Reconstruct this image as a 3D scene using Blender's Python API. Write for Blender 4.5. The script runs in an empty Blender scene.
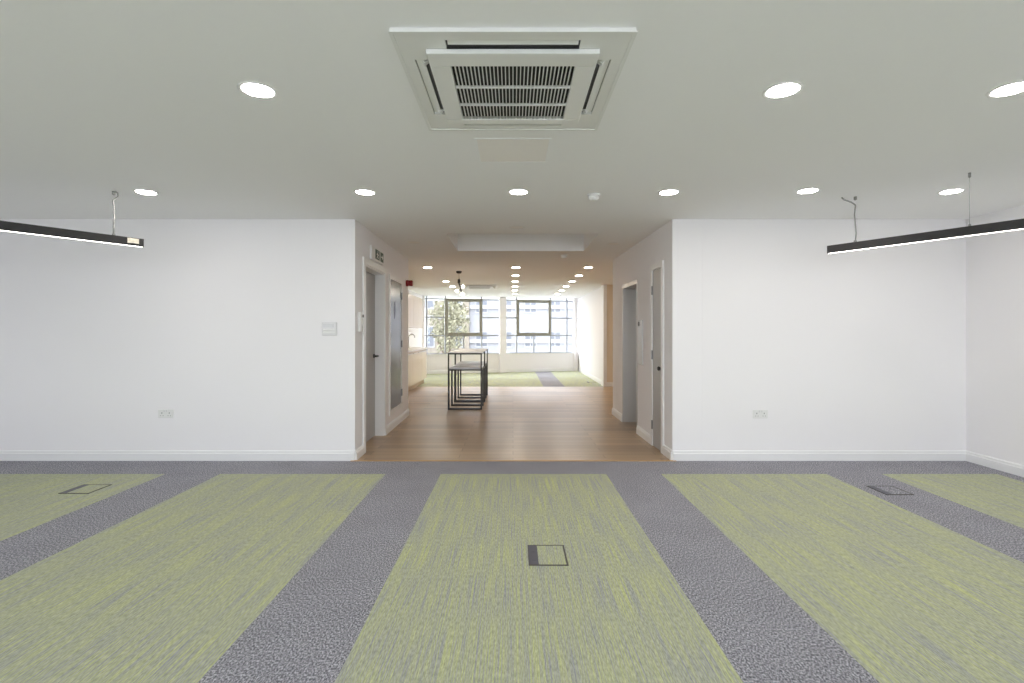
import bpy, bmesh, math, random
from mathutils import Vector, Matrix
random.seed(7)
sc = bpy.context.scene
COL = sc.collection
PI = math.pi
H = 2.42            # ceiling height
CAM = 1.284         # eye height

# ------------------------------------------------------------------ helpers
class MB:
    """collects shapes, then links them as ONE mesh object"""
    def __init__(self): self.bm = bmesh.new()
    def box(self, x0, x1, y0, y1, z0, z1, mi=0):
        if x0 > x1: x0, x1 = x1, x0
        if y0 > y1: y0, y1 = y1, y0
        if z0 > z1: z0, z1 = z1, z0
        v = [self.bm.verts.new(p) for p in ((x0,y0,z0),(x1,y0,z0),(x1,y1,z0),(x0,y1,z0),(x0,y0,z1),(x1,y0,z1),(x1,y1,z1),(x0,y1,z1))]
        for f in ((0,3,2,1),(4,5,6,7),(0,1,5,4),(1,2,6,5),(2,3,7,6),(3,0,4,7)):
            self.bm.faces.new([v[i] for i in f]).material_index = mi
        return self
    def prism(self, pts, lo, hi, axis='z', mi=0):
        """extrude a 2-D outline: axis z -> (x,y), axis x -> (y,z), axis y -> (x,z)"""
        def p3(p, t):
            return {'z': (p[0], p[1], t), 'x': (t, p[0], p[1]), 'y': (p[0], t, p[1])}[axis]
        a = [self.bm.verts.new(p3(p, lo)) for p in pts]; b = [self.bm.verts.new(p3(p, hi)) for p in pts]
        n = len(pts); fs = [self.bm.faces.new(a[::-1]), self.bm.faces.new(b)]
        for i in range(n): fs.append(self.bm.faces.new((a[i], a[(i+1)%n], b[(i+1)%n], b[i])))
        for f in fs: f.material_index = mi
        return self
    def quad(self, pts, mi=0):
        self.bm.faces.new([self.bm.verts.new(p) for p in pts]).material_index = mi
        return self
    def lathe(self, prof, c=(0,0,0), n=28, mi=0, cap=True):
        """prof = [(radius, z)...] about the vertical through c"""
        rings = []
        for r, z in prof:
            if r < 1e-6: rings.append([self.bm.verts.new((c[0], c[1], c[2]+z))])
            else: rings.append([self.bm.verts.new((c[0]+r*math.cos(2*PI*k/n), c[1]+r*math.sin(2*PI*k/n), c[2]+z)) for k in range(n)])
        for A, B in zip(rings, rings[1:]):
            for k in range(n):
                q = [A[k%len(A)], A[(k+1)%len(A)], B[(k+1)%len(B)], B[k%len(B)]]
                q = list(dict.fromkeys(q))
                if len(q) >= 3:
                    f = self.bm.faces.new(q); f.material_index = mi; f.smooth = True
        if cap:
            for R in (rings[0], rings[-1]):
                if len(R) > 2: self.bm.faces.new(R).material_index = mi
        return self
    def tube(self, pts, r, n=10, mi=0):
        pts = [Vector(p) for p in pts]; rings = []
        for i, p in enumerate(pts):
            d = (pts[min(i+1, len(pts)-1)] - pts[max(i-1, 0)]).normalized()
            up = Vector((0,0,1)) if abs(d.z) < .9 else Vector((1,0,0))
            a = d.cross(up).normalized(); b = d.cross(a)
            rr = r[i] if isinstance(r, (list, tuple)) else r
            rings.append([self.bm.verts.new(p + rr*(a*math.cos(2*PI*k/n) + b*math.sin(2*PI*k/n))) for k in range(n)])
        for A, B in zip(rings, rings[1:]):
            for k in range(n):
                f = self.bm.faces.new((A[k], A[(k+1)%n], B[(k+1)%n], B[k])); f.smooth = True; f.material_index = mi
        for R in (rings[0], rings[-1]): self.bm.faces.new(R).material_index = mi
        return self
    def blob(self, c, r, sub=2, seed=0, amp=.2, mi=0):
        rnd = random.Random(seed)
        g = bmesh.ops.create_icosphere(self.bm, subdivisions=sub, radius=1)
        for v in g['verts']:
            k = 1 + rnd.uniform(-amp, amp)
            v.co = Vector((c[0]+v.co.x*r[0]*k, c[1]+v.co.y*r[1]*k, c[2]+v.co.z*r[2]*k))
        return self
    def build(self, name, mats, parent=None, loc=None, rz=0, bevel=0):
        bmesh.ops.recalc_face_normals(self.bm, faces=self.bm.faces)
        me = bpy.data.meshes.new(name); self.bm.to_mesh(me); self.bm.free()
        for m in (mats if isinstance(mats, (list, tuple)) else [mats]): me.materials.append(m)
        o = bpy.data.objects.new(name, me); COL.objects.link(o)
        if parent: o.parent = parent
        if loc: o.location = loc
        o.rotation_euler.z = rz
        if bevel:
            b = o.modifiers.new('bevel', 'BEVEL'); b.width = bevel; b.segments = 2; b.limit_method = 'ANGLE'
        return o

def tag(o, label=None, cat=None, group=None, kind=None):
    if label: o['label'] = label
    if cat: o['category'] = cat
    if group: o['group'] = group
    if kind: o['kind'] = kind
    return o
def empty(name, loc, rz=0, **k):
    o = bpy.data.objects.new(name, None); COL.objects.link(o)
    o.empty_display_size = .1; o.location = loc; o.rotation_euler.z = rz
    return tag(o, **k)
def struct(o, label=None, cat=None): return tag(o, label, cat, None, 'structure')
def copy_tree(o, parent=None):
    c = o.copy(); COL.objects.link(c); c.parent = parent
    for ch in list(o.children): copy_tree(ch, c)
    return c

# ------------------------------------------------------------------ materials
def srgb(r, g, b):
    f = lambda c: c/12.92 if c <= .04045 else ((c+.055)/1.055)**2.4
    return (f(r/255), f(g/255), f(b/255), 1)
def base(name):
    m = bpy.data.materials.new(name); m.use_nodes = True
    return m, m.node_tree.nodes, m.node_tree.links, m.node_tree.nodes['Principled BSDF']
def pm(name, c, rough=.5, metal=0, var=.03, scale=30, bump=0, spec=.5):
    """paint / metal / plastic with a faint procedural mottling"""
    m, N, L, p = base(name)
    tc = N.new('ShaderNodeTexCoord'); no = N.new('ShaderNodeTexNoise'); no.inputs['Scale'].default_value = scale; no.inputs['Detail'].default_value = 4
    L.new(tc.outputs['Object'], no.inputs['Vector'])
    mx = N.new('ShaderNodeMix'); mx.data_type = 'RGBA'
    mx.inputs[6].default_value = tuple(x*(1-var) for x in c[:3]) + (1,); mx.inputs[7].default_value = tuple(min(1, x*(1+var)) for x in c[:3]) + (1,)
    L.new(no.outputs['Fac'], mx.inputs[0]); L.new(mx.outputs[2], p.inputs['Base Color'])
    p.inputs['Roughness'].default_value = rough; p.inputs['Metallic'].default_value = metal; p.inputs['Specular IOR Level'].default_value = spec
    if bump:
        b = N.new('ShaderNodeBump'); b.inputs['Strength'].default_value = bump; b.inputs['Distance'].default_value = .002
        L.new(no.outputs['Fac'], b.inputs['Height']); L.new(b.outputs[0], p.inputs['Normal'])
    return m
def emit(name, c, s):
    m, N, L, p = base(name)
    p.inputs['Base Color'].default_value = (.8,.8,.8,1)
    p.inputs['Emission Color'].default_value = c; p.inputs['Emission Strength'].default_value = s
    return m
def glass_mat(name, tint=(.93,.96,.97,1)):
    m, N, L, p = base(name); N.remove(p)
    out = N['Material Output']; tr = N.new('ShaderNodeBsdfTransparent'); gl = N.new('ShaderNodeBsdfGlossy'); lw = N.new('ShaderNodeLayerWeight'); pw = N.new('ShaderNodeMath'); fr = N.new('ShaderNodeMath'); mx = N.new('ShaderNodeMixShader')
    tr.inputs[0].default_value = tint; gl.inputs['Roughness'].default_value = .02; lw.inputs['Blend'].default_value = .5
    pw.operation = 'POWER'; pw.inputs[1].default_value = 5; L.new(lw.outputs['Facing'], pw.inputs[0])
    fr.operation = 'MULTIPLY_ADD'; fr.inputs[1].default_value = .95; fr.inputs[2].default_value = .04; L.new(pw.outputs[0], fr.inputs[0])
    L.new(fr.outputs[0], mx.inputs[0]); L.new(tr.outputs[0], mx.inputs[1]); L.new(gl.outputs[0], mx.inputs[2]); L.new(mx.outputs[0], out.inputs[0])
    return m

def carpet_grey():
    m, N, L, p = base('grey_carpet')
    tc = N.new('ShaderNodeTexCoord')
    mp = N.new('ShaderNodeMapping'); mp.inputs['Scale'].default_value = (150, 85, 60); L.new(tc.outputs['Object'], mp.inputs[0])
    n1 = N.new('ShaderNodeTexNoise'); n1.inputs['Scale'].default_value = 1; n1.inputs['Detail'].default_value = 5; n1.inputs['Roughness'].default_value = .62; L.new(mp.outputs[0], n1.inputs['Vector'])
    n2 = N.new('ShaderNodeTexNoise'); n2.inputs['Scale'].default_value = 3.5; n2.inputs['Detail'].default_value = 3; L.new(tc.outputs['Object'], n2.inputs['Vector'])
    r = N.new('ShaderNodeValToRGB'); e = r.color_ramp.elements
    e[0].position = .36; e[0].color = GREY0; e[1].position = .66; e[1].color = GREY2
    k = e.new(.5); k.color = GREY1
    L.new(n1.outputs['Fac'], r.inputs[0])
    hs = N.new('ShaderNodeHueSaturation'); ma = N.new('ShaderNodeMapRange'); ma.inputs['To Min'].default_value = .86; ma.inputs['To Max'].default_value = 1.14
    L.new(n2.outputs['Fac'], ma.inputs[0]); L.new(ma.outputs[0], hs.inputs['Value']); L.new(r.outputs[0], hs.inputs['Color']); L.new(hs.outputs[0], p.inputs['Base Color'])
    p.inputs['Roughness'].default_value = .95; p.inputs['Specular IOR Level'].default_value = .15
    b = N.new('ShaderNodeBump'); b.inputs['Strength'].default_value = .5; b.inputs['Distance'].default_value = .004
    L.new(n1.outputs['Fac'], b.inputs['Height']); L.new(b.outputs[0], p.inputs['Normal'])
    return m
def carpet_green():
    m, N, L, p = base('green_striated_carpet')
    tc = N.new('ShaderNodeTexCoord')
    def nz(scale, detail=4, rough=.6):
        mp = N.new('ShaderNodeMapping'); mp.inputs['Scale'].default_value = scale; L.new(tc.outputs['Object'], mp.inputs[0])
        n = N.new('ShaderNodeTexNoise'); n.inputs['Scale'].default_value = 1; n.inputs['Detail'].default_value = detail; n.inputs['Roughness'].default_value = rough
        L.new(mp.outputs[0], n.inputs['Vector']); return n
    fine = nz((170, 2.2, 1), 2, .6); mid = nz((16, 1.3, 1), 4, .65); speck = nz((190, 30, 1), 2, .7)
    a = N.new('ShaderNodeMath'); a.operation = 'MULTIPLY_ADD'; a.inputs[1].default_value = .70; L.new(fine.outputs['Fac'], a.inputs[0])
    b_ = N.new('ShaderNodeMath'); b_.operation = 'MULTIPLY'; b_.inputs[1].default_value = .30; L.new(mid.outputs['Fac'], b_.inputs[0]); L.new(b_.outputs[0], a.inputs[2])
    r = N.new('ShaderNodeValToRGB'); e = r.color_ramp.elements
    e[0].position = .36; e[0].color = GRN0; e[1].position = .64; e[1].color = GRN2
    k = e.new(.48); k.color = GRN1
    L.new(a.outputs[0], r.inputs[0])
    hs = N.new('ShaderNodeHueSaturation'); ma = N.new('ShaderNodeMapRange'); ma.inputs['From Min'].default_value = .3; ma.inputs['From Max'].default_value = .7; ma.inputs['To Min'].default_value = .72; ma.inputs['To Max'].default_value = 1.28
    L.new(speck.outputs['Fac'], ma.inputs[0]); L.new(ma.outputs[0], hs.inputs['Value']); L.new(r.outputs[0], hs.inputs['Color']); L.new(hs.outputs[0], p.inputs['Base Color'])
    p.inputs['Roughness'].default_value = .95; p.inputs['Specular IOR Level'].default_value = .15
    b = N.new('ShaderNodeBump'); b.inputs['Strength'].default_value = .4; b.inputs['Distance'].default_value = .004
    L.new(fine.outputs['Fac'], b.inputs['Height']); L.new(b.outputs[0], p.inputs['Normal'])
    return m
def wood_floor():
    m, N, L, p = base('oak_plank_floor')
    tc = N.new('ShaderNodeTexCoord')
    br = N.new('ShaderNodeTexBrick'); br.offset = .37; br.inputs['Scale'].default_value = 1
    br.inputs['Brick Width'].default_value = 1.5; br.inputs['Row Height'].default_value = .145; br.inputs['Mortar Size'].default_value = .0025; br.inputs['Mortar Smooth'].default_value = .2
    br.inputs['Color1'].default_value = WOOD1; br.inputs['Color2'].default_value = WOOD2; br.inputs['Mortar'].default_value = tuple(x*.45 for x in WOOD1[:3]) + (1,)
    L.new(tc.outputs['Object'], br.inputs['Vector'])
    mp = N.new('ShaderNodeMapping'); mp.inputs['Scale'].default_value = (2.2, 34, 1); L.new(tc.outputs['Object'], mp.inputs[0])
    n = N.new('ShaderNodeTexNoise'); n.inputs['Scale'].default_value = 1; n.inputs['Detail'].default_value = 6; n.inputs['Distortion'].default_value = .6; L.new(mp.outputs[0], n.inputs['Vector'])
    ma = N.new('ShaderNodeMapRange'); ma.inputs['To Min'].default_value = .78; ma.inputs['To Max'].default_value = 1.2; L.new(n.outputs['Fac'], ma.inputs[0])
    hs = N.new('ShaderNodeHueSaturation'); L.new(ma.outputs[0], hs.inputs['Value']); L.new(br.outputs['Color'], hs.inputs['Color']); L.new(hs.outputs[0], p.inputs['Base Color'])
    mr = N.new('ShaderNodeMapRange'); mr.inputs['To Min'].default_value = .24; mr.inputs['To Max'].default_value = .38; L.new(n.outputs['Fac'], mr.inputs[0]); L.new(mr.outputs[0], p.inputs['Roughness'])
    b = N.new('ShaderNodeBump'); b.inputs['Strength'].default_value = .15; b.inputs['Distance'].default_value = .001; L.new(n.outputs['Fac'], b.inputs['Height']); L.new(b.outputs[0], p.inputs['Normal'])
    return m
def brushed_steel():
    m, N, L, p = base('brushed_steel')
    tc = N.new('ShaderNodeTexCoord'); mp = N.new('ShaderNodeMapping'); mp.inputs['Scale'].default_value = (300, 300, 3); L.new(tc.outputs['Object'], mp.inputs[0])
    n = N.new('ShaderNodeTexNoise'); n.inputs['Scale'].default_value = 1; L.new(mp.outputs[0], n.inputs['Vector'])
    mr = N.new('ShaderNodeMapRange'); mr.inputs['To Min'].default_value = .34; mr.inputs['To Max'].default_value = .52; L.new(n.outputs['Fac'], mr.inputs[0]); L.new(mr.outputs[0], p.inputs['Roughness'])
    p.inputs['Base Color'].default_value = (.66,.645,.63,1); p.inputs['Metallic'].default_value = 1
    return m
def brick(name, c1, c2, mortar, scale):
    m, N, L, p = base(name)
    tc = N.new('ShaderNodeTexCoord'); mp = N.new('ShaderNodeMapping'); mp.inputs['Rotation'].default_value = (PI/2, 0, 0); L.new(tc.outputs['Object'], mp.inputs[0])
    br = N.new('ShaderNodeTexBrick'); br.inputs['Scale'].default_value = scale; br.inputs['Color1'].default_value = c1; br.inputs['Color2'].default_value = c2; br.inputs['Mortar'].default_value = mortar
    L.new(mp.outputs[0], br.inputs['Vector']); L.new(br.outputs['Color'], p.inputs['Base Color']); p.inputs['Roughness'].default_value = .9
    return m

GREY0, GREY1, GREY2 = (.085,.085,.10,1), (.29,.285,.315,1), (.68,.67,.73,1)
GRN0, GRN1, GRN2 = (.345,.35,.38,1), (.435,.45,.335,1), (.53,.565,.27,1)
WOOD1, WOOD2 = (.33,.218,.125,1), (.47,.325,.19,1)

M = {}
M['wall'] = pm('white_wall_paint', (.885,.870,.885,1), .85, 0, .008, 60, .05, .2)
M['cream'] = pm('warm_lit_wall_tone', (.80,.70,.56,1), .85, 0, .01, 60, 0, .2)  # warm lamplight on the lobby walls is put into this colour
M['ceil'] = pm('ceiling_paint', (.885,.885,.89,1), .9, 0, .008, 40, .04, .2)
M['skirt'] = pm('white_gloss_trim', (.85,.85,.85,1), .35, 0, .01)
M['white'] = pm('white_plastic', (.80,.80,.79,1), .35, 0, .01)
M['acwhite'] = pm('cassette_white_plastic', (.78,.785,.77,1), .4, 0, .01)
M['hatch'] = pm('hatch_paint', (.88,.85,.82,1), .7, 0, .01)
M['offwhite'] = pm('grey_white_plastic', (.70,.695,.70,1), .4, 0, .02)
M['dark'] = pm('dark_plastic', (.02,.02,.022,1), .5)
M['duct'] = pm('dark_filter_mesh', (.035,.036,.035,1), .9, 0, .2, 300)
M['slot'] = pm('outlet_shade_tone', (.11,.11,.12,1), .7)  # shade inside the cassette outlets, put into the colour
M['black'] = pm('black_powder_coat', (.028,.027,.028,1), .45, 0, .1, 80)
M['boxgrey'] = pm('dark_grey_floor_box', (.10,.10,.125,1), .5, .2)
M['boxframe'] = pm('bronze_grey_floor_trim', (.085,.08,.07,1), .5, .2)
M['door'] = pm('grey_laminate_door', (.42,.41,.405,1), .38, 0, .03)
M['gloss'] = pm('grey_gloss_door', (.23,.235,.255,1), .16, 0, .03)
M['hinge'] = pm('satin_hinge', (.30,.30,.31,1), .4, .8)
M['steel'] = brushed_steel()
M['sdark'] = pm('dark_steel', (.10,.095,.09,1), .4, .7)
M['silver'] = pm('pale_silver_plate', (.58,.575,.58,1), .35, .3)
M['red'] = pm('red_plastic', (.26,.012,.015,1), .35)
M['green'] = pm('dark_green_sign', (.012,.06,.035,1), .4)
M['cable'] = pm('grey_cable', (.30,.30,.29,1), .5)
M['sticker'] = pm('cream_sticker', (.75,.70,.58,1), .6)
M['greycarpet'] = carpet_grey(); M['greencarpet'] = carpet_green(); M['wood'] = wood_floor()
M['strip'] = pm('oak_threshold', (.50,.30,.13,1), .4, 0, .12, 25)
M['bar'] = pm('blue_grey_window_metal', (.36,.38,.42,1), .45, .1)
M['sash'] = pm('olive_grey_sash_metal', (.27,.265,.225,1), .45, .1)
M['glass'] = glass_mat('window_glass')
M['cab'] = pm('cream_cabinet_gloss', (.80,.70,.58,1), .25, 0, .01)
M['worktop'] = pm('pale_worktop', (.82,.78,.74,1), .3, 0, .03, 60)
M['plinth'] = pm('oak_plinth', (.42,.30,.17,1), .5, 0, .1, 20)
M['tabletop'] = pm('white_table_laminate', (.90,.90,.90,1), .35, 0, .01)
M['seat'] = pm('pale_grey_seat_vinyl', (.88,.90,.95,1), .25, 0, .02, 60)
M['lamp'] = emit('warm_lamp_diffuser', (1,.87,.72,1), 85)
M['lamp2'] = emit('cool_lamp_diffuser', (1,.94,.90,1), 85)
M['tube'] = emit('linear_lamp_diffuser', (1,.96,.90,1), 7)
M['bulb'] = emit('glowing_bulb', (1,.9,.75,1), 8)
M['bbrick'] = brick('buff_brick', (.217,.189,.151,1), (.196,.171,.137,1), (.23,.207,.175,1), 3)
M['bwhite'] = pm('white_render', (0.245,0.248,0.263,1), .9, 0, .05, 2)
M['bgrey'] = pm('pale_grey_cladding', (0.196,0.203,0.224,1), .8, 0, .05, 2)
M['bglass'] = pm('dull_window_glass', (0.105,0.115,0.14,1), .3, 0, .1, 2)
M['bframe'] = pm('white_window_frame', (0.294,0.294,0.294,1), .6)
M['leaf'] = pm('pale_green_leaves', (0.196,0.189,0.123,1), .8, 0, .4, 3)
M['bark'] = pm('tree_bark', (.16,.12,.09,1), .9, 0, .3, 8)
M['bounce_ground'] = pm('pale_bounce_ground', (.34,.335,.335,1), .9, 0, .2, 4)  # unseen ground, made pale to bounce daylight up onto the ceiling
M['blue'] = pm('navy_pictogram', (.02,.03,.10,1), .5)

# ------------------------------------------------------------------ room shell
XL, XR, YB, YW = -5.40, 4.544, -2.3, 5.116
XK, YFAR = -2.78, 12.1
T = .3
# frames: local x runs along the surface
LW = dict(o=(-1.585, YW), a=math.atan2(2.824, -.045))     # passage wall, left
RW = dict(o=(1.600, YW), a=math.atan2(2.914, -.028))      # passage wall, right
WW = dict(o=(-2.9, 15.755), a=math.atan(.265))            # glazed wall at the far end
def place(fr): return dict(loc=(fr['o'][0], fr['o'][1], 0), rz=fr['a'])
def wpt(fr, s, n=0, z=0):
    a = fr['a']; return (fr['o'][0]+s*math.cos(a)-n*math.sin(a), fr['o'][1]+s*math.sin(a)+n*math.cos(a), z)

# carpeted floor: grey field with green runs
xs = [XL-.2, -4.655, -3.155, -2.655, -1.155, -.655, .845, 1.345, 2.845, 3.345, 4.39, XR+.2]
YG = 654.84/141.5
f = MB()
for i, (a, b) in enumerate(zip(xs, xs[1:])):
    gi = 1 if i % 2 == 1 else 0
    f.quad([(a, YB-.2, 0), (b, YB-.2, 0), (b, YG, 0), (a, YG, 0)], gi)
    f.quad([(a, YG, 0), (b, YG, 0), (b, 5.085, 0), (a, 5.085, 0)], 0)
f.quad([(XL-.2, 5.085, 0), (-1.62, 5.085, 0), (-1.62, 5.4, 0), (XL-.2, 5.4, 0)], 0); f.quad([(1.63, 5.085, 0), (XR+.2, 5.085, 0), (XR+.2, 5.4, 0), (1.63, 5.4, 0)], 0)
struct(f.build('floor', [M['greycarpet'], M['greencarpet']]))
f = MB(); f.quad([(-1.62, 5.085, -.002), (1.63, 5.085, -.002), (1.63, 5.115, -.002), (-1.62, 5.115, -.002)]); f.quad([(-3.1, 5.115, 0), (3.6, 5.115, 0), (3.6, YFAR, 0), (-3.1, YFAR, 0)])
struct(f.build('floor_wood', M['wood']))
f = MB(); f.prism([(5.083, -.01), (5.083, .001), (5.090, .005), (5.112, .005), (5.118, .001), (5.118, -.01)], -1.62, 1.63, 'x')
struct(f.build('trim_1', M['strip']))
f = MB()
for a, b, g in ((-3.1, .72, 1), (.72, 1.23, 0), (1.23, 2.6, 1)):
    f.quad([(a, YFAR, 0), (b, YFAR, 0), (b, 17.6, 0), (a, 17.6, 0)], g)
struct(f.build('floor_far', [M['greycarpet'], M['greencarpet']]))

# ceiling with the recess over the passage
RX0, RX1, RY0, RY1 = -.77, .985, 5.865, 7.10
f = MB(); zt = H+.45
f.box(-6, 6, YB-.3, RY0, H, zt); f.box(-6, 6, RY1, 18, H, zt)
f.box(-6, RX0, RY0, RY1, H, zt); f.box(RX1, 6, RY0, RY1, H, zt); f.box(RX0, RX1, RY0, RY1, H+.36, zt)
struct(f.build('ceiling', M['ceil']))

def skirting(name, pts, h=.102, t=.018):
    """pts = runs ((x0,y0),(x1,y1)); the board stands on the left-hand side of each run"""
    mb = MB()
    for (x0, y0), (x1, y1) in pts:
        d = Vector((x1-x0, y1-y0)).normalized(); n = Vector((-d.y, d.x))
        A = []
        for px, py in ((x0, y0), (x1, y1)):
            A.append([mb.bm.verts.new((px+n.x*q, py+n.y*q, z)) for q, z in ((0,0),(t,0),(t,h-.03),(t*.75,h-.024),(t*.65,h-.008),(t*.3,h),(0,h))])
        k = len(A[0])
        for i in range(k): mb.bm.faces.new((A[0][i], A[0][(i+1)%k], A[1][(i+1)%k], A[1][i]))
        mb.bm.faces.new(A[0]); mb.bm.faces.new(A[1])
    return struct(mb.build(name, M['skirt']))

# main room walls
struct(MB().box(XL-T, -1.885, YW, YW+T, 0, H).build('wall_front', M['wall']))
struct(MB().box(1.90, XR+T, YW, YW+T, 0, H).build('wall_front_right', M['wall']))
struct(MB().box(XR, XR+T, YB-T, YW, 0, H).build('wall_right', M['wall']))
struct(MB().box(XL-T, XL, YB-T, YW, 0, H).build('wall_left', M['wall']))
# rear wall, behind the camera: a ribbon of windows
b = MB(); b.box(XL, XR, YB-T, YB, 0, .45); b.box(XL, XR, YB-T, YB, 2.36, H)
piers = [XL+.12, -2.1, 1.25, XR-.12]
for x in piers: b.box(x-.12, x+.12, YB-T, YB, .45, 2.36)
struct(b.build('wall_back', M['wall']))
for i, (a, c) in enumerate(zip(piers, piers[1:])):
    a += .12; c -= .12
    w = struct(empty('window_%d' % (i+4), ((a+c)/2, YB-.15, .45))); hw = (c-a)/2
    g = MB(); g.box(-hw, hw, -.03, .03, 0, .06); g.box(-hw, hw, -.03, .03, 1.85, 1.91)
    for k in range(5):
        x = -hw+.03+k*(2*hw-.06)/4; g.box(x-.03, x+.03, -.03, .03, .06, 1.85)
    g.build('window_frame', M['bar'], w)
    MB().box(-hw+.01, hw-.01, -.004, .004, .05, 1.86).build('glass', M['glass'], w)
skirting('baseboard_front', [((-1.587, YW), (XL, YW))])
skirting('baseboard_front_right', [((XR, YW), (1.602, YW))])
skirting('baseboard_right', [((XR, YB), (XR, YW))])
skirting('baseboard_left', [((XL, YW), (XL, YB))])

# passage walls ------------------------------------------------------------
D1 = (.335, 1.245, 2.02); D2 = (1.545, 2.265, .26, 1.99); LEND = 2.825
b = MB()
b.box(0, D1[0], 0, T, 0, H); b.box(D1[0], D1[1], 0, T, D1[2], H); b.box(D1[1], D2[0], 0, T, 0, H)
b.box(D2[0], D2[1], 0, T, 0, D2[2]); b.box(D2[0], D2[1], 0, T, D2[3], H); b.box(D2[1], LEND, 0, T, 0, H)
struct(b.build('wall_passage_left', M['wall'], **place(LW)))
D3 = (.332, .674, 1.99); D4 = (1.375, 2.225, 1.96); REND = 2.914
b = MB()
b.box(0, D3[0], 0, -T, 0, H); b.box(D3[0], D3[1], 0, -T, D3[2], H); b.box(D3[1], D4[0], 0, -T, 0, H)
b.box(D4[0], D4[1], 0, -T, D4[2], H); b.box(D4[1], REND, 0, -T, 0, H)
struct(b.build('wall_passage_right', M['wall'], **place(RW)))
# skirtings of the passage
def fr_run(fr, s0, s1): return (wpt(fr, s0)[:2], wpt(fr, s1)[:2])
skirting('baseboard_passage_left', [fr_run(LW, D1[0]-.075, 0), fr_run(LW, LEND, D1[1]+.0)])
skirting('baseboard_passage_right', [fr_run(RW, 0, D3[0]-.06), fr_run(RW, D3[1]+.06, D4[0]), fr_run(RW, D4[1], REND)])

# door_1: grey door set back in the left passage wall
d = struct(empty('door_1', wpt(LW, D1[0]), LW['a']), 'plain grey door set deep in a white frame on the passage left wall', 'door')
w = D1[1]-D1[0]; hh = D1[2]
q = MB(); q.box(0, .02, .0, .19, 0, hh); q.box(w-.02, w, 0, .19, 0, hh); q.box(.02, w-.02, 0, .19, hh-.02, hh)
q.box(.02, .035, .155, .19, 0, hh-.02); q.box(w-.035, w-.02, .155, .19, 0, hh-.02)
q.build('door_frame', M['skirt'], d)
q = MB(); q.box(-.07, .005, -.02, 0, 0, hh+.065); q.box(w-.005, w+.05, -.012, 0, .0, hh+.065); q.box(.005, w-.005, -.02, 0, hh-.005, hh+.065)
q.build('architrave', M['skirt'], d, bevel=.004)
q = MB(); q.box(.023, w-.023, .11, .155, .006, hh-.023); q.build('door_leaf', M['door'], d, bevel=.002)
q = MB(); q.tube([(w-.09, .11, .995), (w-.09, .098, .995)], .026, 16); q.tube([(w-.09, .10, .995), (w-.09, .055, .995)], .010); q.tube([(w-.085, .055, .995), (w-.12, .053, .995), (w-.22, .055, .995)], .0095)
q.build('handle', M['black'], d)

# door_2: raised gloss door with pictogram
d = struct(empty('door_2', wpt(LW, D2[0], 0, D2[2]), LW['a']), 'raised glossy grey door with small figure symbol in white frame', 'door')
w = D2[1]-D2[0]; hh = D2[3]-D2[2]
q = MB(); q.box(-.05, .002, -.012, 0, -.06, hh+.06); q.box(w-.002, w+.065, -.012, 0, -.06, hh+.06); q.box(.002, w-.002, -.012, 0, hh-.004, hh+.06); q.box(.002, w-.002, -.012, 0, -.06, .004)
q.box(0, .002, 0, .08, 0, hh); q.box(w-.002, w, 0, .08, 0, hh); q.box(0, w, 0, .08, hh-.004, hh); q.box(0, w, 0, .08, 0, .004)
q.build('door_frame', M['skirt'], d, bevel=.003)
lf = MB().box(.004, w-.004, -.004, .036, .006, hh-.006).build('door_leaf', M['gloss'], d, bevel=.002)
q = MB()
cx, cz = w*.40, 1.60-D2[2]
q.prism([(cx+.026*math.cos(t*PI/8), cz+.085+.026*math.sin(t*PI/8)) for t in range(16)], -.0062, -.0038, 'y')
q.prism([(cx-.045, cz+.05), (cx+.045, cz+.05), (cx+.045, cz-.035), (cx+.028, cz-.035), (cx+.026, cz-.13), (cx-.026, cz-.13), (cx-.028, cz-.035), (cx-.045, cz-.035)], -.0062, -.0038, 'y')
q.build('symbol', M['blue'], lf)
for z in (.16, .86, 1.55):
    MB().box(w-.014, w+.006, -.022, -.005, z-.05, z+.05).build('hinge', M['hinge'], d, bevel=.003)

# door_3: narrow riser door, right
d = struct(empty('door_3', wpt(RW, D3[0]), RW['a']), 'narrow grey cupboard door with white architrave on the passage right wall', 'door')
w = D3[1]-D3[0]; hh = D3[2]
q = MB(); q.box(-.06, .004, .018, 0, 0, hh+.06); q.box(w-.004, w+.06, .018, 0, 0, hh+.06); q.box(.004, w-.004, .018, 0, hh-.004, hh+.06)
q.box(0, .006, 0, -.1, 0, hh); q.box(w-.003, w, 0, -.1, 0, hh); q.box(0, w, 0, -.1, hh-.006, hh)
q.build('door_frame', M['skirt'], d, bevel=.003)
MB().box(.008, w-.004, .008, -.034, .008, hh-.008).build('door_leaf', M['door'], d, bevel=.002)
for z in (.24, 1.03, 1.76):
    MB().box(w-.010, w+.008, .025, .009, z-.05, z+.05).build('hinge', M['hinge'], d, bevel=.003)
q = MB(); q.tube([(.045, .008, .895), (.045, .014, .895)], .009); q.tube([(.045, .012, .895), (.045, .03, .895), (.045, .042, .895)], [.018, .024, .016], 14); q.build('knob', M['black'], d)

# door_4: lift
d = struct(empty('door_4', wpt(RW, D4[0]), RW['a']), 'brushed steel lift door recessed in the passage right wall', 'lift door')
w = D4[1]-D4[0]; hh = D4[2]
q = MB(); q.box(0, .03, .006, -.295, 0, hh); q.box(w-.03, w, .006, -.295, 0, hh); q.box(.03, w-.03, .006, -.295, hh-.05, hh)
q.build('lift_frame', M['steel'], d)
MB().box(.03, w/2-.002, -.255, -.29, .006, hh-.05).build('door_panel', M['steel'], d)
MB().box(w/2+.002, w-.03, -.255, -.29, .006, hh-.05).build('door_panel', M['steel'], d)
MB().box(.03, w-.03, -.25, -.295, .0, .006).build('sill', M['sdark'], d)

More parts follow.
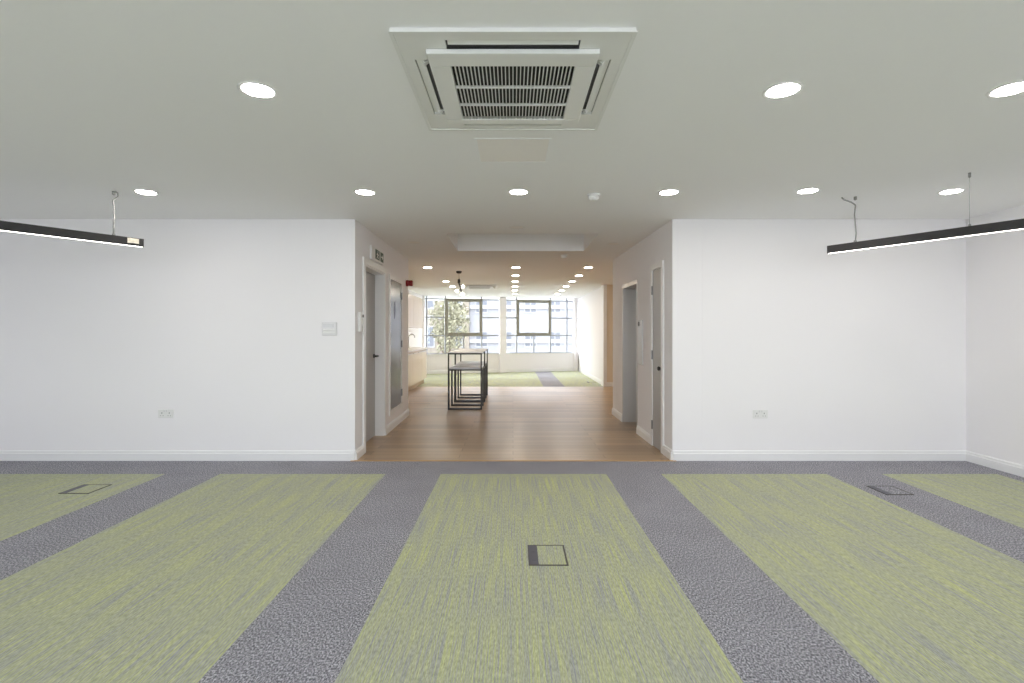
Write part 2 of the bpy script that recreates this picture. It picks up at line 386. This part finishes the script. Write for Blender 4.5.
# lift call panel
p = empty('lift_call_panel', wpt(RW, D4[0]-.27, 0, .883), RW['a'], label='tall pale silver lift call panel on the wall right of the steel lift door', cat='call panel')
MB().box(0, .20, .014, 0, 0, .555).build('faceplate', M['silver'], p, bevel=.004)
MB().box(.13, .185, .018, .012, .48, .535).build('display', M['dark'], p)
q = MB(); q.tube([(.1, .013, .28), (.1, .020, .28)], .020, 16); q.build('call_button', M['steel'], p)
q = MB(); q.tube([(.1, .013, .20), (.1, .020, .20)], .020, 16); q.build('call_button', M['steel'], p)

# return walls, kitchen wall, lobby and far room
struct(MB().box(XK-T, -1.925, 7.64, 7.94, 0, H).build('wall_return_left', M['wall']))
struct(MB().box(1.88, 3.6, 7.73, 8.03, 0, H).build('wall_return_right', M['wall']))
struct(MB().box(XK-T, XK, 7.94, 16.2, 0, H).build('wall_kitchen', M['wall']))
struct(MB().box(3.3, 3.6, 8.03, 12.4, 0, H).build('wall_lobby', M['cream']))
struct(MB().box(2.225, 3.3, YFAR+.03, YFAR+.3, 0, H).build('wall_nib', M['cream']))
struct(MB().box(2.145, 2.225, YFAR-.01, YFAR+.33, 0, H).build('trim_2', M['skirt']))
struct(MB().box(2.19, 2.5, YFAR+.33, 17.6, 0, H).build('wall_far_right', M['wall']))
skirting('baseboard_far_right', [((2.19, YFAR+.33), (2.19, 17.1))])
skirting('baseboard_nib', [((3.3, YFAR+.03), (2.226, YFAR+.03))])

# glazed end wall
SILL = .605; WLEN = 5.55
struct(MB().box(-.1, WLEN, 0, .25, 0, SILL-.03).build('wall_window', M['wall'], **place(WW)))
struct(MB().box(-.1, WLEN, -.03, .25, SILL-.03, SILL).build('trim_3', M['skirt'], **place(WW)))
q = MB(); q.box(-.05, .16, -.12, .0, 0, H); q.box(2.54, 2.75, -.12, .0, 0, H); q.box(5.09, 5.20, -.12, 0, 0, H)
struct(q.build('wall_window_piers', M['wall'], **place(WW)))
skirting('baseboard_window', [(wpt(WW, 2.54)[:2], wpt(WW, .16)[:2]), (wpt(WW, 5.09)[:2], wpt(WW, 2.75)[:2])])
grid = [.235+.58*k for k in range(10)]
zb = [SILL+.02, 1.185, 1.76, 2.335]
def bay(n, a, c, sash, label):
    wn = struct(empty('window_%d' % n, wpt(WW, a, .06, SILL), WW['a']), label, 'window')
    Z = SILL; q = MB(); r = .02
    def loc(x): return x-a
    top = H-Z
    q.box(0, c-a, -r, r, 0, .03)
    sa = (sash, sash+1.16) if sash else (99, 99)
    for z in zb[1:]:
        if sash and z < 2.3 and z > 1.3:
            q.box(0, loc(sa[0]), -r, r, z-Z-.022, z-Z+.022); q.box(loc(sa[1]), c-a, -r, r, z-Z-.022, z-Z+.022)
        else: q.box(0, c-a, -r, r, z-Z-.022, z-Z+.022)
    for x in grid:
        if a+.02 < x < c-.02:
            ztop = zb[1]-Z if sa[0]+.1 < x < sa[1]-.1 else top
            q.box(loc(x)-.022, loc(x)+.022, -r, r, 0, ztop)
    q.build('window_frame', M['bar'], wn)
    MB().box(0, c-a, -.004, .004, .02, top).build('glass', M['glass'], wn)
    if sash:
        s0, s1, z0, z1, t = loc(sa[0])-.02, loc(sa[1])+.02, zb[1]-Z-.01, zb[3]-Z+.02, .10
        q = MB(); q.box(s0, s0+t, -.06, -.012, z0, z1); q.box(s1-t, s1, -.06, -.012, z0, z1); q.box(s0+t, s1-t, -.06, -.012, z0, z0+t); q.box(s0+t, s1-t, -.06, -.012, z1-t, z1)
        sh = q.build('opening_sash', M['sash'], wn, bevel=.004)
        MB().box((s0+s1)/2-.06, (s0+s1)/2+.06, -.082, -.058, z0+.03, z0+.05).build('sash_handle', M['hinge'], sh)
bay(1, .16, 2.54, grid[1], 'left bay of gridded glazing with an olive framed sash, behind the stools')
bay(2, 2.75, 5.09, grid[5], 'right bay of gridded glazing with an olive framed sash')
bay(3, 5.20, 5.50, None, 'narrow end strip of gridded glazing by the far right wall')

# ------------------------------------------------------------------ ceiling cassettes
def make_cassette(loc, label):
    u = empty('ceiling_air_conditioner', loc, 0, label=label, cat='air conditioner', group='ceiling cassette air conditioners')
    O, I, S, L = .460, .344, .404, .262
    z0, z1 = -.015, -.0005
    q = MB()
    # outer panel with a lipped edge, split around the four outlets
    for sg in (-1, 1):
        q.box(-O, O, sg*S, sg*O, z0, z1); q.box(sg*S, sg*O, -S, S, z0, z1)
        for s2 in (-1, 1):
            q.box(s2*L, s2*S, sg*I, sg*S, z0, z1); q.box(sg*I, sg*S, s2*L, s2*I, z0, z1)
    q.build('panel', M['acwhite'], u)
    q = MB(); q.box(-S, S, -S, S, -.004, -.001); q.build('outlet_shade_sheet', M['slot'], u)  # flat dark sheet standing in for the shaded outlet depth
    # lip around the panel
    q = MB()
    for sg in (-1, 1):
        q.box(-O-.004, O+.004, sg*(O-.010), sg*(O+.004), z0-.004, z0); q.box(sg*(O-.010), sg*(O+.004), -O+.010, O-.010, z0-.004, z0)
    q.build('panel_lip', M['acwhite'], u)
    for k in range(4):                       # one louvre blade per outlet
        q = MB(); n = 7; pr = []
        for i in range(n): t = i/(n-1); pr.append((S-.003-t*(S-I-(.006, .031, .024)[1 if k == 3 else 0 if k == 1 else 2]), -.0075-.007*math.sin(t*PI*.5)*t))
        pr2 = [(a, b+.003) for a, b in pr[::-1]]
        q.prism(pr+pr2, -L+.008, L-.008, 'y')
        for e in ((-1, 1) if k in (0, 2) else ()):
            q.prism([(S-.020, -.006), (S-.034, -.021), (S-.052, -.006)], e*(L-.03)-.012, e*(L-.03)+.012, 'y')
        q.build('louvre', M['acwhite'], u, rz=k*PI/2)
    # centre grille frame, standing proud
    gz0, gz1 = -.034, -.014; ox, oy, go = .258, .264, .020
    q = MB()
    for sg in (-1, 1):
        q.box(-I, I, sg*oy+go, sg*I, gz0, gz1); q.box(sg*ox, sg*I, -oy+go, oy+go, gz0, gz1)
    q.build('grille_frame', M['acwhite'], u, bevel=.004)
    q = MB(); q.box(-ox, ox, -oy+go, oy+go, -.013, -.009); q.build('filter', M['duct'], u)
    q = MB(); n = 32
    for i in range(1, n):
        x = -ox+2*ox*i/n; q.box(x-.0021, x+.0021, -oy+go, oy+go, -.032, -.022)
    for y in (go-oy+2*oy*.355, go-oy+2*oy*.69): q.box(-ox, ox, y-.0035, y+.0035, -.0335, -.022)
    q.build('grille', M['acwhite'], u)
    return u
ac = make_cassette((.0, 2.359, H), 'large white ceiling cassette with barred grille, nearest the camera above the carpet')
c2 = copy_tree(ac); c2.location = (-.835, 12.55, H)
c2['label'] = 'small looking white ceiling cassette near the far windows, beside the pendant'
# access hatch behind the near cassette
h = empty('access_hatch', (.0, 3.19, H), 0, label='square blank ceiling access hatch just behind the large cassette', cat='hatch')
q = MB()
for sg in (-1, 1):
    q.box(-.228, .228, sg*.198, sg*.208, -.003, -.0005); q.box(sg*.216, sg*.228, -.198, .198, -.003, -.0005)
q.build('hatch_frame', M['ceil'], h)
MB().box(-.213, .213, -.195, .195, -.0022, -.0005).build('hatch_door', M['hatch'], h)

# ------------------------------------------------------------------ downlights
def make_downlight(lens, name='downlight'):
    u = empty(name, (0, 0, H))
    MB().lathe([(.088, -.0005), (.088, -.0025), (.084, -.0035), (.0700, -.0035), (.0690, -.0005)], n=40, cap=False).build('trim_ring', M['white'], u)
    MB().lathe([(.0688, -.0008), (.0688, -.0022), (.05, -.0024), (0, -.0025)], n=40, cap=True).build('lens', lens, u)
    return u
proto = [None]
def downlight(x, y, label, group, lens='lamp2'):
    if proto[0] is None or proto[0][1] != lens:
        u = make_downlight(M[lens]); proto[0] = (u, lens)
    else: u = copy_tree(proto[0][0])
    u.location = (x, y, H); tag(u, label, 'downlight', group); return u
G1 = 'lit round downlights over the carpeted room'
downlight(-1.195, 2.39, 'large looking lit round downlight left of the big ceiling cassette', G1)
downlight(1.265, 2.39, 'large looking lit round downlight right of the big ceiling cassette', G1)
downlight(2.325, 2.38, 'lit round downlight cut by the right edge of the photo, in the front row', G1)
for x, y, t in ((-2.972, 4.13, 'leftmost lit downlight of the row near the white walls, right of the left hanging cable'), (-1.199, 4.13, 'second lit downlight from the left in the row near the white walls'), (.045, 4.12, 'middle lit downlight of the row near the white walls, behind the ceiling hatch'),
                (1.263, 4.13, 'lit downlight just right of the smoke detector in the row near the walls'), (2.365, 4.09, 'second lit downlight from the right in the row near the white walls'), (3.53, 4.11, 'rightmost lit downlight of the row near the walls, between the right lamp cables')):
    downlight(x, y, t, G1)
nth = ['nearest', 'second', 'third', 'fourth', 'fifth', 'farthest']
G2 = 'lit downlights in three rows running to the far windows'
FY = [8.905, 10.17, 11.34, 12.59, 13.76, 15.0]
for col, x in (('left', -1.49), ('middle', .05), ('right', 1.315)):
    for k, y in enumerate(FY):
        if col == 'left' and k == 1: continue
        n = {0: 'nearest', 2: 'second', 3: 'third', 4: 'fourth', 5: 'farthest'}[k] if col == 'left' else nth[k]
        downlight(x, y, 'small warm downlight, %s of the %s row leading to the far windows' % (n, col), G2, 'lamp')
offm = M['offwhite']; u0 = None
for x, y, t in ((.045, 5.5, 'unlit ceiling downlight in front of the ceiling recess'), (-1.245, 6.42, 'unlit ceiling downlight left of the ceiling recess by the grey doors'), (1.285, 6.53, 'unlit ceiling downlight right of the ceiling recess by the lift')):
    u = make_downlight(M['hatch']) if u0 is None else copy_tree(u0)
    u0 = u0 or u; u.location = (x, y, H); tag(u, t, 'downlight', 'unlit downlights in the passage')

# smoke detectors
def detector(x, y, label, s=1):
    u = empty('smoke_detector', (x, y, H), 0, label=label, cat='smoke detector', group='ceiling smoke detectors')
    MB().lathe([(.052*s, -.0005), (.052*s, -.012*s), (.046*s, -.016*s), (0, -.016*s)], n=28).build('base', M['white'], u)
    MB().lathe([(.040*s, -.017*s), (.043*s, -.03*s), (.034*s, -.042*s), (.018*s, -.047*s), (0, -.047*s)], n=28).build('sensor_head', M['white'], u)
detector(.665, 4.2, 'white smoke detector between the middle downlights near the walls')
detector(.747, 7.47, 'white smoke detector just behind the ceiling recess')
detector(-.46, 12.45, 'tiny white detector right of the far ceiling cassette')

# ------------------------------------------------------------------ linear pendants
def linear(ex, ey, ang, ztop, cables, label, flex, sticker=False):
    """a lamp whose visible end is at (ex,ey); local +x runs towards the hidden end"""
    u = empty('linear_pendant_light', (ex, ey, ztop), ang, label=label, cat='pendant light', group='black linear pendant lights')
    Ln, w, h = 2.4, .023, .066
    q = MB(); q.box(0, Ln, -w, w, -.004, 0); q.box(0, Ln, -w, -w+.003, -h, -.004); q.box(0, Ln, w-.003, w, -h, -.004); q.box(0, .004, -w+.003, w-.003, -h, -.004); q.box(Ln-.004, Ln, -w+.003, w-.003, -h, -.004)
    q.build('housing', M['black'], u)
    MB().box(.005, Ln-.005, -.015, .015, -h+.0005, -h+.012).build('diffuser', M['tube'], u)
    up = H-ztop
    for s, kind in cables:
        if kind == 'flex': 
            pts = [(s, 0, 0)] + [(s+.004*math.sin(t*9), .006*math.sin(t*7), up*t) for t in (.2, .4, .6, .8)] + flex(s, up)
            q = MB(); q.tube(pts, .0058); q.lathe([(.012, 0), (.012, .012), (.005, .02)], (s, 0, 0), 12); q.lathe([(.006, -.03), (.012, -.024), (.012, -.0005)], (s, 0, up), 12); q.build('power_cable', M['cable'], u)
        else:
            q = MB(); q.tube([(s, 0, 0), (s, 0, up-.001)], .0014, 6); q.lathe([(.004, -.035), (.009, -.03), (.009, -.0005)], (s, 0, up), 12); q.lathe([(.008, 0), (.008, .012), (.003, .02)], (s, 0, 0), 12); q.build('suspension_wire', M['cable'], u)
    if sticker is not False:
        MB().box(.035, .115, sticker*w, sticker*(w+.0012), -.046, -.006).build('label_sticker', M['sticker'], u)
linear(-3.10, 4.27, math.atan2(-.82, -.57), 2.064, [(.20, 'flex'), (1.9, 'wire')], 'black linear pendant lamp at the left edge of the photo, pale sticker near its end',
       lambda s, up: [(s-.03, 0, up-.035), (s-.02, .02, up-.012), (s+.0, .03, up-.002)], sticker=1)
linear(2.752, 4.45, math.atan2(-.856, .517), 2.038, [(.215, 'flex'), (.96, 'wire'), (2.1, 'wire')], 'black linear pendant lamp at the right edge of the photo, hung from a kinked cable',
       lambda s, up: [(s, 0, up-.07), (s-.02, -.02, up-.045), (s-.06, -.06, up-.02), (s-.07, -.075, up-.001)])

# ------------------------------------------------------------------ wall fittings
def socket(x, z, label):
    u = empty('wall_socket', (x, YW, z), 0, label=label, cat='socket', group='white double wall sockets')
    MB().box(-.075, .075, -.010, 0, -.043, .043).build('faceplate', M['white'], u, bevel=.004)
    for sx in (-.037, .037):
        q = MB()
        q.box(sx-.004, sx+.004, -.0115, -.009, .0, .014)
        for k in (-.012, .012): q.box(sx+k-.004, sx+k+.004, -.0115, -.009, -.022, -.016)
        q.build('socket_outlet', M['cable'], u)
    for sx in (-.012, .012): MB().box(sx-.006, sx+.006, -.014, -.010, .018, .036).build('rocker_switch', M['offwhite'], u)
socket(-3.478, .471, 'white double wall socket low on the left white wall')
socket(2.478, .467, 'white double wall socket low on the right white wall')
u = empty('control_panel', (-1.838, YW, 1.32), 0, label='pale grey wall control panel on the left white wall beside the passage', cat='control panel')
MB().box(-.075, .075, -.014, 0, -.066, .066).build('faceplate', M['offwhite'], u, bevel=.004)
MB().box(-.060, .045, -.0155, -.013, .015, .048).build('display', M['silver'], u)
for z in (-.006, -.035): MB().box(-.062, .060, -.017, -.013, z-.010, z+.008).build('key_row', M['white'], u, bevel=.002)
# entry handset on the passage corner
u = empty('door_entry_unit', wpt(LW, .15, 0, 1.29), LW['a'], label='white door entry unit with a dark dot beside the left grey door', cat='door entry unit')
MB().box(-.055, .055, -.028, 0, 0, .20).build('housing', M['white'], u, bevel=.008)
q = MB(); q.tube([(.03, -.027, .165), (.03, -.036, .165)], .015, 16); q.build('lens', M['dark'], u)
q = MB(); q.tube([(0, -.027, .05), (0, -.031, .05)], .013, 16); q.build('button', M['offwhite'], u)
# emergency exit sign above door_1
u = empty('exit_sign', wpt(LW, .555, 0, 2.105), LW['a'], label='small emergency exit sign on the wall above the left grey door', cat='exit sign')
MB().box(0, .54, -.028, 0, 0, .15).build('sign_box', M['white'], u, bevel=.005)
q = MB(); q.box(.14, .33, -.030, -.027, .022, .132); q.build('running_man_panel', M['green'], u)
q = MB(); cx = .235
q.prism([(cx+.012*math.cos(t*PI/6)+.012, .112+.012*math.sin(t*PI/6)) for t in range(12)], -.0315, -.0295, 'y')
q.prism([(cx-.012, .058), (cx+.010, .052), (cx+.018, .096), (cx-.002, .098)], -.0315, -.0295, 'y')
q.prism([(cx+.0, .055), (cx+.012, .055), (cx+.05, .045), (cx+.05, .033)], -.0315, -.0295, 'y')
q.prism([(cx-.012, .058), (cx+.0, .056), (cx-.03, .028), (cx-.045, .030)], -.0315, -.0295, 'y')
q.prism([(cx+.014, .092), (cx+.05, .075), (cx+.046, .067), (cx+.012, .080)], -.0315, -.0295, 'y')
q.prism([(cx-.002, .096), (cx-.045, .082), (cx-.04, .073), (cx+.0, .084)], -.0315, -.0295, 'y')
q.build('running_man', M['white'], u)
q = MB(); q.box(.375, .515, -.030, -.027, .022, .132); q.build('arrow_panel', M['green'], u)
q = MB(); q.prism([(.395, .083), (.45, .083), (.45, .108), (.50, .077), (.45, .046), (.45, .071), (.395, .071)], -.0315, -.0295, 'y'); q.build('arrow', M['white'], u)
# red sounder
u = empty('fire_alarm_sounder', wpt(LW, 2.66, 0, 2.035), LW['a'], label='red fire alarm sounder on the end of the left passage wall', cat='fire alarm')
q = MB(); q.tube([(0, -.0005, 0), (0, -.034, 0)], .048, 24); q.build('base', M['red'], u)
q = MB(); q.tube([(0, -.034, 0), (0, -.05, 0), (0, -.088, 0), (0, -.100, 0)], [.040, .045, .045, .036], 24); q.build('horn', M['red'], u)

# ------------------------------------------------------------------ floor boxes
def floor_box(x, y, label, lidmat, w=.218, d=.25):
    u = empty('floor_box', (x, y, 0), 0, label=label, cat='floor box', group='flush floor outlet boxes')
    hx, hy, t, fl = w/2, d/2, .0075, .055
    q = MB(); q.box(-hx, hx, -hy, -hy+t, 0, .004); q.box(-hx, hx, hy-t, hy, 0, .004); q.box(hx-t*1.3, hx, -hy+t, hy-t, 0, .004); q.box(-hx, -hx+.004, -hy+t, hy-t, 0, .004)
    q.build('frame', M['boxframe'], u)
    q = MB(); q.box(-hx+.004, -hx+fl, -hy+t, hy-t, 0, .0035)
    for k in (-1, 1): q.box(-hx+.018, -hx+.042, k*.055-.02, k*.055+.02, .0035, .0045)
    q.build('cable_flap', M['boxgrey'], u)
    MB().box(-hx+fl, hx-t*1.3, -hy+t, hy-t, 0, .0028).build('lid', lidmat, u)
floor_box(.197, 2.940, 'floor outlet box in the middle green carpet run', M['greencarpet'], .218, .266)
floor_box(-3.50, 4.18, 'floor outlet box in the leftmost green carpet run', M['greencarpet'], .24, .24)
floor_box(3.06, 4.145, 'floor outlet box in the right grey carpet strip', M['greycarpet'], .215, .23)
floor_box(2.02, 13.15, 'distant floor outlet box in the far room by the right wall', M['greencarpet'])

# ------------------------------------------------------------------ high tables and stools
def bars(q, segs, r=.011):
    for a, b in segs:
        lo = [min(a[i], b[i])-r for i in range(3)]; hi = [max(a[i], b[i])+r for i in range(3)]
        q.box(lo[0], hi[0], lo[1], hi[1], lo[2], hi[2])
def make_table():
    u = empty('high_table', (0, 0, 0)); hx, hy, zt, r = .283-.011, .49, .93, .011
    for sx in (-1, 1):
        for sy in (-1, 1):
            q = MB(); bars(q, [((sx*hx, sy*hy, r), (sx*hx, sy*hy, zt-2*r))]); q.build('leg', M['black'], u)
    for sy in (-1, 1):
        q = MB(); bars(q, [((-hx, sy*hy, zt), (hx, sy*hy, zt))]); q.build('top_rail', M['black'], u)
        q = MB(); bars(q, [((-hx+.023, sy*hy, r), (hx-.023, sy*hy, r))]); q.build('foot_rail', M['black'], u)
    MB().box(-hx-.011, hx+.011, -hy-.011, hy+.011, zt+.0115, zt+.022).build('tabletop', M['tabletop'], u, bevel=.002)
    return u
def make_stool():
    u = empty('bar_stool', (0, 0, 0)); hx, hy, zs, r = .272, .19, .655, .010
    for sx in (-1, 1):
        for sy in (-1, 1):
            q = MB(); bars(q, [((sx*hx, sy*hy, r), (sx*hx, sy*hy, zs-2*r))], r); q.build('leg', M['black'], u)
    for sy in (-1, 1):
        q = MB(); bars(q, [((-hx+.02, sy*hy, r), (hx-.02, sy*hy, r))], r); q.build('foot_rail', M['black'], u)
    q = MB()
    for sy in (-1, 1): bars(q, [((-hx, sy*hy, zs), (hx, sy*hy, zs))], r)
    for sx in (-1, 1): bars(q, [((sx*hx, -hy+.021, zs), (sx*hx, hy-.021, zs))], r)
    q.build('seat_frame', M['black'], u)
    MB().box(-hx+.008, hx-.008, -hy+.008, hy-.0, zs+r+.0005, zs+r+.035).build('seat', M['seat'], u, bevel=.01)
    return u
TX = -.80
t = make_table(); t.location = (TX, 8.965, 0); tag(t, 'black framed high table with thin white top, nearer of the two', 'table', 'black framed high tables')
t2 = copy_tree(t); t2.location = (TX, 9.985, 0); t2['label'] = 'black framed high table with thin white top, standing behind the nearer one'
s = make_stool(); first = True
for y, lb in ((8.735, 'black framed bar stool with pale seat, nearest under the front high table'), (9.19, 'black framed bar stool with pale seat, second from the camera'),
              (9.755, 'black framed bar stool with pale seat, third from the camera'), (10.21, 'black framed bar stool with pale seat, farthest under the rear high table')):
    o = s if first else copy_tree(s); first = False
    o.location = (TX, y, 0); tag(o, lb, 'bar stool', 'black framed stools under the high tables')

# pendant over the tables
u = empty('cluster_pendant_light', (-1.0, 9.44, H), 0, label='small dark pendant lamp with glowing bulbs hanging over the high tables', cat='pendant light')
MB().lathe([(.052, -.0005), (.052, -.02), (.04, -.04), (.008, -.046)], n=24).build('ceiling_rose', M['black'], u)
q = MB(); q.tube([(0, 0, -.04), (0, 0, -.15)], .003, 8); q.build('cord', M['cable'], u)
MB().lathe([(.008, -.145), (.024, -.155), (.026, -.215), (.018, -.225)], n=20).build('lamp_holder', M['black'], u)
q = MB(); q.tube([(0, 0, -.215), (.02, 0, -.29), (.055, 0, -.40)], [.014, .012, .010]); q.tube([(.02, 0, -.28), (.06, 0, -.30)], .009); q.tube([(.035, 0, -.34), (-.01, 0, -.375)], .009); q.build('arm', M['black'], u)
for bx, bz in ((.075, -.285), (-.03, -.37), (.065, -.425)):
    q = MB(); q.lathe([(0, -.032), (.02, -.026), (.030, -.008), (.026, .012), (.012, .028), (.011, .034), (0, .034)], (bx, 0, bz), 18, cap=False); q.build('bulb', M['bulb'], u)

# ------------------------------------------------------------------ kitchen run along the far left wall
KF = -2.20
proto_b = proto_w = None
KY0 = 8.2
for k in range(8):
    y = KY0+.6*k
    if proto_b is None:
        u = empty('base_cabinet', (0, 0, 0)); proto_b = u
        MB().box(XK+.01, KF-.022, .0, .598, .12, .865).build('body', M['cab'], u)
        dd = MB().box(KF-.020, KF, .003, .595, .125, .83).build('door', M['cab'], u, bevel=.002)
        MB().box(KF-.004, KF+.012, .05, .548, .812, .826).build('handle', M['silver'], dd)
        MB().box(KF-.09, KF-.07, 0, .598, 0, .12).build('plinth', M['plinth'], u)
    else: u = copy_tree(proto_b)
    u.location = (0, y, 0)
    tag(u, 'cream base cabinet in the far left kitchen run, %s from the window end' % ['first','second','third','fourth','fifth','sixth','seventh','eighth'][7-k], 'cabinet', 'cream base cabinets')
    if proto_w is None:
        v = empty('wall_cabinet', (0, 0, 1.40)); proto_w = v
        MB().box(XK+.01, -2.322, 0, .598, 0, .74).build('body', M['cab'], v)
        MB().box(-2.320, -2.300, .003, .595, -.01, .737).build('door', M['cab'], v, bevel=.002)
    else: v = copy_tree(proto_w)
    v.location = (0, y, 1.40)
    tag(v, 'cream wall cabinet over the far left worktop, %s from the window end' % ['first','second','third','fourth','fifth','sixth','seventh','eighth'][7-k], 'cabinet', 'cream wall cabinets')
tag(MB().box(XK+.005, KF+.02, KY0, KY0+4.81, .8655, .905).build('worktop', M['worktop'], bevel=.003), 'long pale worktop on the cream base cabinets at far left', 'worktop')
u = empty('kitchen_tap', (-2.58, 12.6, .905), 0, label='slim chrome tap on the far left worktop near the windows', cat='tap')
MB().lathe([(.025, 0), (.025, .01), (.014, .02), (.012, .05)], n=16).build('base', M['silver'], u)
q = MB(); q.tube([(0,0,.04), (0,0,.26), (.02,0,.31), (.07,0,.34), (.12,0,.33), (.15,0,.29), (.155,0,.25)], .011); q.build('spout', M['silver'], u)

# ------------------------------------------------------------------ outside
struct(MB().box(-140, 140, -120, 160, -3.9, -3.7).build('ground_street', M['bounce_ground']))
def building(name, x0, x1, y, z1, wallm, label, nx, nz, ww, wh, zs, dz, band=None):
    u = empty(name, ((x0+x1)/2, y, -3.7), 0, label=label, cat='building')
    hw = (x1-x0)/2
    MB().box(-hw, hw, 0, 9, 0, z1+3.7).build('wall', wallm, u)
    q = MB(); q.box(-hw, hw, -.15, 9.1, z1+3.7, z1+4.0); q.build('parapet', M['bframe'], u)
    if band:
        q = MB()
        for z in band: q.box(-hw, hw, -.12, 0, z+3.55, z+3.85)
        q.build('string_course', M['bframe'], u)
    for j in range(nz):
        for i in range(nx):
            x = -hw+(i+.5)*2*hw/nx; z = zs+3.7+j*dz
            q = MB(); q.box(x-ww/2, x+ww/2, -.06, .02, z, z+.1); q.box(x-ww/2, x+ww/2, -.06, .02, z+wh-.1, z+wh)
            for sx in (-ww/2, -.04, ww/2-.08): q.box(x+sx, x+sx+.08, -.06, .02, z+.1, z+wh-.1)
            fo = q.build('window', M['bframe'], u)
            MB().box(x-ww/2+.03, x+ww/2-.03, -.03, -.005, z+.04, z+wh-.04).build('pane', M['bglass'], fo)
building('brick_building', -16.5, -3.45, 40, 9, M['bbrick'], 'buff brick building across the street seen through the left window bay', 6, 4, 1.15, 1.7, -2.9, 3.0, (-.5, 2.5, 5.5))
building('white_building', -3.44, 6.2, 40.3, 8, M['bwhite'], 'white rendered building across the street seen through the right window bay', 5, 4, 1.0, 1.3, -2.6, 2.7, (.6, 3.3))
building('street_building', 6.8, 20, 47, 10, M['bgrey'], 'pale grey clad building beyond the right end of the glazing', 6, 4, 1.3, 1.5, -2.6, 3.0, (.3,))
tr = empty('street_tree', (-4.2, 33.5, -3.7), 0, label='pale green street tree in front of the brick building, through the left sash', cat='tree')
q = MB(); q.tube([(0,0,0), (.05,0,1.5), (0,.05,3.2), (.1,0,5.0)], [.2,.16,.12,.06], 12); q.tube([(0,.0,2.8), (.7,.1,4.2)], [.08,.04]); q.tube([(0,.0,3.0), (-.8,.0,4.4)], [.08,.04]); q.build('trunk', M['bark'], tr)
q = MB(); rnd = random.Random(3)
for k in range(520):                                   # leaf sprays
    while True:
        p = Vector((rnd.uniform(-1,1), rnd.uniform(-1,1), rnd.uniform(-1,1)))
        if p.length < 1: break
    c = Vector((p.x*1.25, p.y*1.3, 5.6+p.z*2.1))
    for j in range(5):
        n = Vector((rnd.uniform(-1,1), rnd.uniform(-1,1), rnd.uniform(-.6,1))).normalized(); a = n.orthogonal().normalized(); b2 = n.cross(a)
        cc = c+Vector((rnd.uniform(-.2,.2), rnd.uniform(-.2,.2), rnd.uniform(-.2,.2))); s_ = rnd.uniform(.07,.15)
        q.quad([cc-a*s_, cc-b2*s_*.5, cc+a*s_, cc+b2*s_*.5])
q.build('foliage', M['leaf'], tr)

# ------------------------------------------------------------------ light
w = bpy.data.worlds.new('overcast_sky'); sc.world = w; w.use_nodes = True
N, L = w.node_tree.nodes, w.node_tree.links; bg = N['Background']
tc = N.new('ShaderNodeTexCoord'); sp = N.new('ShaderNodeSeparateXYZ'); L.new(tc.outputs['Generated'], sp.inputs[0])
mr = N.new('ShaderNodeMapRange'); mr.inputs['From Min'].default_value = -.6; mr.inputs['From Max'].default_value = .6
mr.inputs['To Min'].default_value = 6.5; mr.inputs['To Max'].default_value = 17          # the cloudy sky is brighter towards the far windows
L.new(sp.outputs['Y'], mr.inputs[0]); L.new(mr.outputs[0], bg.inputs['Strength'])
bg.inputs['Color'].default_value = (.96,.955,1,1)
def portal(name, loc, rot, sx, sy):
    l = bpy.data.lights.new(name, 'AREA'); l.shape = 'RECTANGLE'; l.size = sx; l.size_y = sy; l.cycles.is_portal = True
    o = bpy.data.objects.new(name, l); COL.objects.link(o); o.location = loc; o.rotation_euler = rot
portal('sky_portal_rear', ((XL+XR)/2, YB-.31, 1.4), (PI/2, 0, 0), XR-XL-.2, 1.95)
portal('sky_portal_far', wpt(WW, 2.7, .28, (SILL+H)/2), (-PI/2, 0, WW['a']), 5.5, H-SILL)

# ------------------------------------------------------------------ camera
cd = bpy.data.cameras.new('camera'); cam = bpy.data.objects.new('camera', cd); COL.objects.link(cam); sc.camera = cam
cam.location = (0, 0, CAM); cam.rotation_euler = (PI/2, 0, 0)
cd.sensor_width = 36; cd.lens = 510/1024*36; cd.shift_x = -1/1024; cd.shift_y = -9/1024; cd.clip_start = .05; cd.clip_end = 400
vs = sc.view_settings; vs.view_transform = 'Standard'; vs.look = 'None'; vs.gamma = 1; vs.use_curve_mapping = False; vs.exposure = .08
sc.cycles.max_bounces = 12; sc.cycles.diffuse_bounces = 8; sc.cycles.transparent_max_bounces = 12; sc.cycles.use_denoising = True
sc.cycles.sample_clamp_indirect = 8; sc.cycles.caustics_reflective = False
